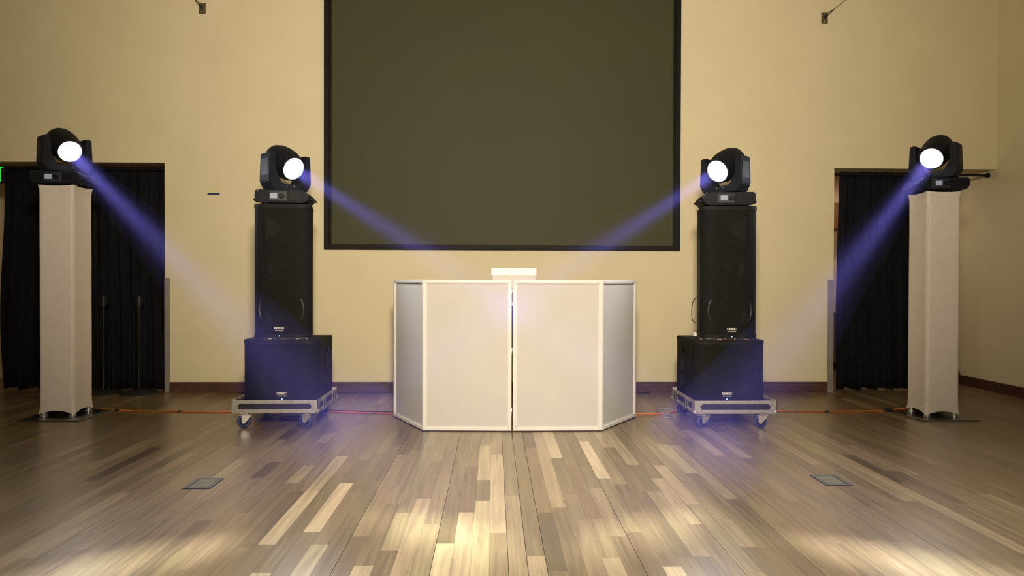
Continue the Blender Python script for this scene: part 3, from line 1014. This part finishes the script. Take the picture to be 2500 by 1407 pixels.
    for k in range(4):
        bm = bmesh.new(); box(bm, -0.06, 0.06, -0.003, 0.003, -0.186, -0.172, mx=sq @ Matrix.Translation((0, -0.045 + 0.03 * k, 0)))
        finish('cooling_fin', bm, M['plastic'], hd)
    bm = bmesh.new()
    lathe(bm, [(0.096, 0.122), (0.098, 0.132), (0.092, 0.134), (0.088, 0.126)], 36, hm, cap=False)
    finish('lens_ring', bm, M['lensring'], hd, smooth=True)
    bm = bmesh.new()
    lathe(bm, [(0.090, 0.114), (0.088, 0.122), (0.074, 0.135), (0.050, 0.143), (0.024, 0.147), (0.0015, 0.148)], 36, hm, cap=False)
    finish('lens', bm, M['lens'], hd, smooth=True)
    # the lamp itself
    ld = bpy.data.lights.new('beam_lamp', 'AREA')
    ld.shape = 'DISK'; ld.size = 0.09; ld.energy = power; ld.color = (0.80, 0.84, 1.0)
    ld.spread = math.radians(BEAM_SPREAD)
    lo = bpy.data.objects.new('beam_lamp', ld)
    COL.objects.link(lo); lo.parent = t
    lo.location = piv + d * 0.154
    lo.rotation_euler = d.to_track_quat('-Z', 'Y').to_euler()
    # stray light that the open lens throws around the beam
    sd = bpy.data.lights.new('lens_spill', 'SPOT')
    sd.energy = spill; sd.color = (0.86, 0.90, 1.0); sd.spot_size = math.radians(135); sd.spot_blend = 0.9
    sd.shadow_soft_size = 0.08
    so = bpy.data.objects.new('lens_spill', sd)
    COL.objects.link(so); so.parent = t
    so.location = piv + d * 0.235
    so.rotation_euler = d.to_track_quat('-Z', 'Y').to_euler()
    # haze lit by the beam, down to the floor
    o = Vector(loc) + piv + d * 0.158
    ln = (o.z - 0.012) / -d.z
    r0, r1 = 0.060, 0.060 + math.tan(math.radians(BEAM_SPREAD / 2 + 0.3)) * ln
    s1 = d.cross(Vector((0, 0, 1))).normalized(); s2 = s1.cross(d)
    bm = bmesh.new(); ra, rb = [], []
    for k in range(36):
        a = 2 * PI * k / 36
        off = math.cos(a) * s1 + math.sin(a) * s2
        p0 = o + off * r0; p1 = o + d * ln + off * r1
        dr = (p1 - p0)
        p1 = p0 + dr * ((p0.z - 0.012) / -dr.z)
        ra.append(bm.verts.new(p0)); rb.append(bm.verts.new(p1))
    for k in range(36):
        j = (k + 1) % 36
        bm.faces.new((ra[k], ra[j], rb[j], rb[k]))
    bm.faces.new(ra[::-1]); bm.faces.new(rb)
    bo = finish('light_beam', bm, haze_material('theatrical_haze', haze / power, (0.27, 0.23, 1.0)))
    tag(bo, blabel, 'light beam', 'hazy light beams', 'stuff')
    return t

moving_head((-1.705, 5.915, 1.7595), math.radians(4), (1.73, 2.84, 0), 'lit moving head light on top of the left loudspeaker stack',
            'violet light beam from the left loudspeaker light crossing the dark screen', 3.2, 0.095, 70, 1)
moving_head((1.905, 5.885, 1.7595), math.radians(-4), (-1.51, 2.91, 0), 'lit moving head light on top of the right loudspeaker stack',
            'violet light beam from the right loudspeaker light crossing the dark screen', 2.5, 0.095, 70, -1)
moving_head((-3.665, 6.225, 1.944), math.radians(6), (-0.24, 3.29, 0), 'lit moving head light on top of the left white pillar',
            'violet light beam slanting down from the left pillar light', 1.4, 0.12, 36, 1)
moving_head((3.825, 6.135, 1.926), math.radians(-6), (0.70, 3.28, 0), 'lit moving head light on top of the right white pillar',
            'violet light beam slanting down from the right pillar light', 1.4, 0.12, 36, -1)

# ------------------------------------------------------------------ curtains and rods in the openings
def drape(name, x0, x1, y, z0, z1, label, folds, edge=None, seed=1, group=None):
    rg = random.Random(seed)
    n, mz = folds * 10, 14
    ph = [rg.uniform(0, 6.28) for _ in range(4)]
    bm = bmesh.new()
    grid = []
    for j in range(mz + 1):
        v = j / mz
        z = z1 + (z0 - z1) * v
        row = []
        for i in range(n + 1):
            u = i / n
            e0, e1 = (edge(v) if edge else (0, 0))
            x = (x0 + e0) + ((x1 + e1) - (x0 + e0)) * u
            a = 0.012 + 0.026 * v
            yy = y + a * math.sin(folds * 2 * PI * u + 0.8 * math.sin(3 * v + ph[0])) + 0.016 * math.sin(folds * 0.37 * 2 * PI * u + ph[1] + v) \
                + 0.006 * math.sin(folds * 2.3 * 2 * PI * u + ph[2])
            zz = z + (0.012 * math.sin(folds * 0.9 * PI * u + ph[3]) if j == mz else 0)
            row.append(bm.verts.new((x, yy, zz)))
        grid.append(row)
    for a, b in zip(grid, grid[1:]):
        for i in range(n):
            bm.faces.new((a[i], a[i + 1], b[i + 1], b[i]))
    o = finish(name, bm, M['curtain'], None, smooth=True)
    md = o.modifiers.new('cloth_thickness', 'SOLIDIFY'); md.thickness = 0.003
    return tag(o, label, 'curtain', group)

def rodobj(x0, x1, y, z, label):
    t = thing('curtain_rod', label, 'curtain rod', ((x0 + x1) / 2, y, z))
    h = (x1 - x0) / 2
    bm = bmesh.new(); lathe(bm, [(0.014, -h), (0.014, h)], 14, Matrix.Rotation(PI / 2, 4, 'Y'))
    finish('pole', bm, M['rod'], t, smooth=True, angle=0.7)
    for s in (-1, 1):
        bm = bmesh.new(); lathe(bm, [(0.026, 0), (0.026, 0.012), (0.018, 0.04)], 16, Matrix.Translation((s * h, 0, 0)) @ Matrix.Rotation(-s * PI / 2, 4, 'Y'))
        finish('end_flange', bm, M['rod'], t, smooth=True, angle=0.7)
rodobj(DR0 + 0.001, XR - 0.001, 7.54, 2.297, 'black tension curtain rod across the right opening')
rodobj(DL0 + 0.001, DL1 - 0.001, 7.57, 2.305, 'black tension curtain rod across the left opening')
drape('curtain', 3.690, 4.80, 7.575, 0.012, 2.325, 'black pleated curtain in the right opening beside the bright gap', 13,
      lambda v: (-0.045 * min(1, v * 1.5), 0.0), 3)
drape('curtain', -5.10, -4.17, 7.60, 0.016, 2.33, 'black curtain at the far left behind the left pillar', 9,
      lambda v: (0.03 * math.sin(5 * v + 1), 0), 5)
drape('curtain', -4.18, -3.425, 7.61, 0.004, 2.33, 'black curtain behind the two belt posts', 7,
      lambda v: (0, -0.035 * math.exp(-((v - 0.22) / 0.10) ** 2)), 8)

# ------------------------------------------------------------------ belt posts
def stanchion(x, y, label):
    t = thing('belt_stanchion', label, 'stanchion', (x, y, 0), 0, 'belt posts before the left curtain')
    bm = bmesh.new(); lathe(bm, [(0.172, 0), (0.175, 0.012), (0.165, 0.022), (0.10, 0.034), (0.045, 0.045)], 36)
    finish('base', bm, M['rubber'], t, smooth=True, angle=0.7)
    bm = bmesh.new(); lathe(bm, [(0.031, 0.04), (0.031, 0.89)], 20)
    finish('post', bm, mat('black_post_enamel', (0.004, 0.004, 0.0045), 0.2, var=0.1, spec=0.35), t, smooth=True, angle=0.7)
    bm = bmesh.new(); lathe(bm, [(0.036, 0.88), (0.038, 0.89), (0.038, 0.985), (0.030, 0.998)], 20)
    hd = finish('belt_cassette', bm, M['plastic'], t, smooth=True, angle=0.7)
    for k in range(4):
        bm = bmesh.new(); box(bm, -0.012, 0.012, 0.036, 0.046, 0.915, 0.975, bev=0.002, seg=1, mx=Matrix.Rotation(k * PI / 2, 4, 'Z'))
        finish('belt_slot', bm, M['plastic'], hd)
stanchion(-3.955, 7.36, 'black belt post nearer the left white pillar')
stanchion(-3.590, 7.34, 'black belt post nearer the steel corner guard')

# ------------------------------------------------------------------ exit sign at the left edge
ex = thing('exit_sign', 'black exit sign with glowing green letters at the left edge', 'exit sign', (-5.188, 7.53, 2.146))
boxobj('housing', M['plastic'], ex, -0.19, 0.155, -0.012, 0.02, 0.0, 0.178, bev=0.004)
LW = 0.062
boxobj('ceiling_mount', M['plastic'], ex, -0.06, 0.02, -0.008, 0.016, 0.178, 0.2035)
bm = bmesh.new()
def stroke(x0, x1, z0, z1): box(bm, x0, x1, -0.0145, -0.0115, z0, z1)
zz0, zz1, sw = 0.014, 0.166, 0.016
xx = -0.172
stroke(xx, xx + sw, zz0, zz1)
for z in (zz0, (zz0 + zz1 - sw) / 2, zz1 - sw): stroke(xx + sw, xx + LW, z, z + sw)
finish('letter', bm, M['green'], ex)
bm = bmesh.new(); xx += 0.082
for s in (-1, 1):
    pts = [(xx + (0 if s > 0 else LW) + 0, zz0), (xx + (sw if s > 0 else LW - sw), zz0), (xx + (LW if s > 0 else 0), zz1), (xx + (LW - sw if s > 0 else sw), zz1)]
    prism(bm, pts, 'y', -0.0145, -0.0115)
finish('letter', bm, M['green'], ex)
bm = bmesh.new(); xx += 0.088; stroke(xx, xx + sw, zz0, zz1)
finish('letter', bm, M['green'], ex)
bm = bmesh.new(); xx = 0.072
stroke(xx, xx + 0.064, zz1 - sw, zz1); stroke(xx + 0.024, xx + 0.040, zz0, zz1 - sw)
finish('letter', bm, M['green'], ex)

# ------------------------------------------------------------------ small wall fittings
bm = bmesh.new()
prism(bm, [(-2.936, 2.024), (-2.90, 2.025), (-2.86, 2.020), (-2.83, 2.023), (-2.806, 2.021), (-2.812, 2.046), (-2.932, 2.046)], 'y', YB - 0.0006, YB - 0.0001)
tag(finish('masking_tape', bm, M['tape'], None), 'short strip of blue tape stuck on the cream wall', 'tape')
ap = thing('access_cover', 'painted access cover on the wall behind the left subwoofer', 'cover plate', (-2.54, YB, 0.433))
boxobj('cover', M['wall'], ap, -0.100, 0.100, -0.007, -0.0005, -0.102, 0.103, bev=0.002, seg=1)
bm = bmesh.new(); lathe(bm, [(0.004, 0), (0.003, 0.002)], 8, Matrix.Translation((-0.085, -0.007, 0.0)) @ Matrix.Rotation(PI / 2, 4, 'X'))
finish('screw', bm, M['wall'], ap)
MST = mat('aged_bracket_steel', (0.23, 0.20, 0.11), 0.4, 0.7, var=0.2, vscale=40)
for x, z, s, end, lab in ((-2.982, 3.923, -1, (-4.75, 7.0, 5.99), 'small steel wall anchor with a cable left of the screen'),
                          (3.436, 3.904, 1, (5.27, 7.15, 5.42), 'small steel wall anchor with a cable right of the screen')):
    t = thing('cable_anchor', lab, 'wall anchor', (x, YB, z), 0, 'cable anchors high on the wall')
    boxobj('plate', MST, t, -0.034, 0.034, -0.008, -0.0005, -0.055, 0.055, bev=0.002, seg=1)
    bm = bmesh.new()
    tube(bm, [(0.012 * math.cos(a), -0.02, 0.004 + 0.012 * math.sin(a)) for a in [i * 2 * PI / 14 for i in range(15)]], 0.0035, 6)
    lathe(bm, [(0.004, 0), (0.004, 0.014)], 8, Matrix.Translation((0, -0.022, 0.004)) @ Matrix.Rotation(-PI / 2, 4, 'X'))
    finish('eye_bolt', bm, M['rod'], t, smooth=True)
    bm = bmesh.new(); lathe(bm, [(0.008, 0), (0.006, 0.004)], 10, Matrix.Translation((0.0, -0.008, -0.035)) @ Matrix.Rotation(PI / 2, 4, 'X'))
    finish('bolt', bm, M['zinc'], t, smooth=True)
    a = Vector((0, -0.024, 0.014)); e = Vector(end) - Vector((x, YB, z)); dr = (e - a).normalized()
    sd = Vector((dr.z, 0, -dr.x)) * 0.008
    bm = bmesh.new()
    lp = [a, a + dr * 0.02 + sd, a + dr * 0.055 + sd, a + dr * 0.085, a + dr * 0.055 - sd, a + dr * 0.02 - sd, a]
    tube(bm, spline(lp, 6), 0.0028, 6)
    finish('thimble_loop', bm, M['rod'], t, smooth=True)
    bm = bmesh.new(); tube(bm, [a + dr * 0.08, a + dr * 0.10], 0.0055, 8)
    finish('ferrule', bm, M['rod'], t, smooth=True)
    bm = bmesh.new(); tube(bm, [a + dr * 0.085, e], 0.0022, 6)
    finish('cable', bm, M['rod'], t, smooth=True)

# ------------------------------------------------------------------ floor boxes
for x0, x1, y0, y1, lab in ((-1.719, -1.568, 3.995, 4.195, 'recessed metal floor box in the boards at the left'),
                            (1.888, 2.036, 4.008, 4.214, 'recessed metal floor box in the boards at the right')):
    t = thing('floor_box', lab, 'floor box', ((x0 + x1) / 2, (y0 + y1) / 2, 0), 0, 'floor outlet boxes')
    w, d = (x1 - x0) / 2, (y1 - y0) / 2
    boxobj('gasket', M['rubber'], t, -w - 0.003, w + 0.003, -d - 0.003, d + 0.003, 0, 0.0015)
    bm = bmesh.new()
    for q in ((-w, w, -d, -d + 0.014), (-w, w, d - 0.014, d), (-w, -w + 0.020, -d + .014, d - .014), (w - 0.020, w, -d + .014, d - .014)):
        box(bm, *q, 0.0015, 0.006, bev=0.0015, seg=1)
    finish('rim', bm, M['boxrim'], t)
    for a, b in ((-d + 0.018, -0.003), (0.003, d - 0.018)):
        boxobj('lid', M['olive'], t, -w + 0.024, w - 0.024, a, b, 0.0015, 0.0045, bev=0.001, seg=1)
    boxobj('tray', M['pocket'], t, -w + 0.02, w - 0.02, -d + 0.014, d - 0.014, 0.0015, 0.002)

# ------------------------------------------------------------------ hand truck behind the right pillar
ht = thing('hand_truck', 'black wheeled hand truck mostly hidden behind the right pillar', 'hand truck', (5.04, 7.94, 0))
for y in (-0.06, 0.26):
    wm = Matrix.Translation((0.055, y, 0.112)) @ Matrix.Rotation(PI / 2, 4, 'X')
    bm = bmesh.new(); lathe(bm, [(0.068, -0.026), (0.098, -0.030), (0.111, -0.018), (0.112, 0), (0.111, 0.018), (0.098, 0.030), (0.068, 0.026)], 32, wm, cap=False)
    wh = finish('tyre', bm, M['rubber'], ht, smooth=True)
    bm = bmesh.new(); lathe(bm, [(0.012, -0.03), (0.02, -0.022), (0.06, -0.012), (0.070, -0.018), (0.070, 0.018), (0.06, 0.012), (0.02, 0.022), (0.012, 0.03)], 28, wm)
    finish('wheel_rim', bm, M['plastic'], wh, smooth=True)
bm = bmesh.new(); tube(bm, [(0.055, -0.05, 0.112), (0.055, 0.25, 0.112)], 0.010, 10)
finish('axle', bm, M['rod'], ht, smooth=True)
for y in (0.0, 0.20):
    bm = bmesh.new(); tube(bm, [(-0.035, y, 0.02), (-0.035, y, 0.5)], 0.013, 10)
    finish('upright', bm, M['rod'], ht, smooth=True)
bm = bmesh.new(); tube(bm, spline([(-0.035, 0.0, 0.5), (-0.03, 0.02, 0.56), (-0.03, 0.10, 0.58), (-0.03, 0.18, 0.56), (-0.035, 0.20, 0.5)], 6), 0.013, 10)
finish('handle', bm, M['rod'], ht, smooth=True)
for z in (0.22, 0.42):
    boxobj('crossbar', M['rod'], ht, -0.045, -0.025, 0.0, 0.20, z, z + 0.025)
boxobj('toe_plate', M['rod'], ht, -0.25, -0.03, -0.03, 0.23, 0.003, 0.011)
boxobj('axle_bracket', M['rod'], ht, -0.035, 0.055, 0.02, 0.03, 0.09, 0.13)

# ------------------------------------------------------------------ cords on the floor
ec = thing('extension_cord', 'orange extension cord on the floor between the left pillar and the facade', 'cord', (-2.3, 6.3, 0))
EO = Vector((-2.3, 6.3, 0))
L_ = [(-3.49, 6.43, .0065), (-3.36, 6.40, .0065), (-3.15, 6.335, .0065), (-2.88, 6.325, .0065), (-2.55, 6.30, .0065), (-2.28, 6.29, .0065), (-2.0, 6.33, .0065), (-1.7, 6.34, .0065), (-1.45, 6.31, .0065), (-1.2, 6.25, .0065), (-0.80, 6.205, .0065), (-0.3, 6.25, .0065)]
cord('cable', [Vector(p) - EO for p in L_], 0.006, M['orange'], ec)
for p in ((-3.31, 6.38), (-2.74, 6.318), (-1.02, 6.228)):
    boxobj('tape_wrap', M['cord'], ec, p[0] - EO.x - 0.02, p[0] - EO.x + 0.02, p[1] - EO.y - 0.009, p[1] - EO.y + 0.009, 0.0005, 0.014, bev=0.003)
ec = thing('extension_cord', 'orange extension cord on the floor between the facade and the right pillar', 'cord', (2.5, 6.3, 0))
EO = Vector((2.5, 6.3, 0))
R_ = [(0.9, 6.25, .0065), (1.24, 6.165, .0065), (1.45, 6.165, .0065), (1.61, 6.285, .0065), (1.9, 6.31, .0065), (2.25, 6.32, .0065), (2.52, 6.29, .0065), (2.95, 6.265, .0065), (3.30, 6.28, .0065), (3.51, 6.285, .0065), (3.62, 6.34, .013), (3.74, 6.36, .0165), (3.82, 6.37, .0165)]
cord('cable', [Vector(p) - EO for p in R_], 0.006, M['orange'], ec)
boxobj('tape_wrap', M['cord'], ec, 2.95 - 2.5 - 0.022, 2.95 - 2.5 + 0.022, -0.045, -0.025, 0.0005, 0.014, bev=0.003)
boxobj('plug', M['cord'], ec, 3.47 - 2.5, 3.55 - 2.5, -0.035, -0.003, 0.0005, 0.030, bev=0.008)
K = [((-1.62, 6.42, .006), (-1.45, 6.36, .006), (-1.25, 6.32, .006), (-1.0, 6.275, .006), (-0.7, 6.30, .006), (-0.4, 6.40, .006))]
tag(cord('signal_cable', K[0], 0.005, M['cord']), 'black cable on the floor running from the left dolly to the facade', 'cable')
tag(cord('signal_cable', [(-2.6, 7.36, .006), (-2.2, 7.38, .006), (-1.6, 7.33, .006), (-1.39, 7.372, .006), (-1.05, 7.365, .006), (-0.5, 7.33, .006), (0.3, 7.36, .006), (1.0, 7.34, .006), (1.6, 7.31, .006)], 0.005, M['cord']),
    'black cable lying along the baseboard behind the facade', 'cable')
tag(cord('speaker_cable', [(-2.05, 6.165, 0.40), (-2.025, 6.20, 0.42), (-2.045, 6.22, 0.33), (-2.085, 6.24, 0.24), (-2.09, 6.30, 0.12), (-2.06, 6.36, 0.03), (-1.95, 6.42, .006), (-1.6, 6.44, .006)], 0.005, M['cord']),
    'black cable hanging behind the left subwoofer', 'cable')
tag(cord('coiled_cable', [(-1.80, 6.05, .006), (-1.70, 5.92, .006), (-1.60, 5.98, .006), (-1.66, 6.08, .006), (-1.78, 6.0, .012), (-1.68, 5.90, .014), (-1.56, 5.97, .012), (-1.55, 6.2, .006), (-1.60, 6.36, .006)], 0.0045, M['cord']),
    'loosely coiled black cable under the left dolly', 'cable')
tag(cord('signal_cable', [(1.10, 6.42, .004), (1.27, 6.33, .004), (1.36, 6.22, .004), (1.44, 6.175, .004), (1.52, 6.10, .004), (1.50, 6.00, .004), (1.42, 5.99, .004)], 0.0032, M['greycord']),
    'thin grey cable on the floor right of the facade', 'cable')
tag(cord('signal_cable', [(1.44, 6.33, .0035), (1.47, 6.22, .0035), (1.53, 6.19, .0035), (1.50, 6.29, .02), (1.45, 6.36, .006), (1.50, 6.42, .0035), (1.62, 6.44, .0035)], 0.003, M['greycord']),
    'thin grey looped cable beside the right dolly wheel', 'cable')

# power adapter and lead beside the right loudspeaker
pa = thing('power_adapter', 'small white power adapter on top of the right subwoofer', 'adapter', (1.765, 6.12, 0.6865))
boxobj('body', M['boxwhite'], pa, -0.055, 0.055, -0.03, 0.03, 0, 0.030, bev=0.004)
boxobj('strap', M['rubber'], pa, -0.040, 0.025, -0.022, 0.022, 0.030, 0.036, bev=0.002)
tag(cord('speaker_cable', [(1.735, 6.10, 1.02), (1.705, 6.10, 0.98), (1.695, 6.10, 0.90), (1.70, 6.10, 0.83), (1.72, 6.10, 0.805), (1.733, 6.10, 0.80)], 0.0035, M['cord']),
    'thin black cable looped beside the right loudspeaker', 'cable')

# ------------------------------------------------------------------ corridor seen through the gaps
wcab = thing('wall_cabinet', 'brown wooden wall cabinet glimpsed through the gap beside the right curtain', 'cabinet', (4.62, YC, 1.86))
boxobj('body', M['brown'], wcab, -0.25, 0.10, -0.25, -0.001, 0, 0.36, bev=0.004)
boxobj('door', M['brown'], wcab, -0.24, 0.09, -0.268, -0.251, 0.01, 0.35, bev=0.003)
ben = thing('sideboard', 'low brown sideboard glimpsed through the gap beside the right curtain', 'sideboard', (4.62, YC - 0.30, 0))
boxobj('body', M['brown'], ben, -0.4, 0.45, -0.22, 0.29, 0.10, 0.70, bev=0.004)
boxobj('top', mat('dark_top', (0.03, 0.02, 0.02), 0.4), ben, -0.42, 0.47, -0.24, 0.295, 0.70, 0.735, bev=0.004)
for x in (-0.35, 0.40):
    for y in (-0.18, 0.24):
        boxobj('leg', M['steel'], ben, x - 0.02, x + 0.02, y - 0.02, y + 0.02, 0, 0.10)
def ceiling_lamp(x, y, energy, col, label):
    t = thing('corridor_lamp', label, 'ceiling lamp', (x, y, 2.9))
    bm = bmesh.new(); lathe(bm, [(0.10, -0.05), (0.13, -0.03), (0.13, -0.001)], 24)
    finish('shade', bm, M['white'], t, smooth=True, angle=0.7)
    d = bpy.data.lights.new('lamp', 'SPOT'); d.energy = energy; d.color = col; d.shadow_soft_size = 0.08
    d.spot_size = math.radians(160); d.spot_blend = 0.6
    o = bpy.data.objects.new('lamp', d); COL.objects.link(o); o.parent = t; o.location = (0, 0, -0.07)
ceiling_lamp(4.3, 8.9, 55, (1.0, 0.74, 0.52), 'round ceiling lamp in the corridor behind the right curtain')
ceiling_lamp(-4.3, 8.9, 14, (1.0, 0.62, 0.34), 'round ceiling lamp in the corridor behind the left curtains')
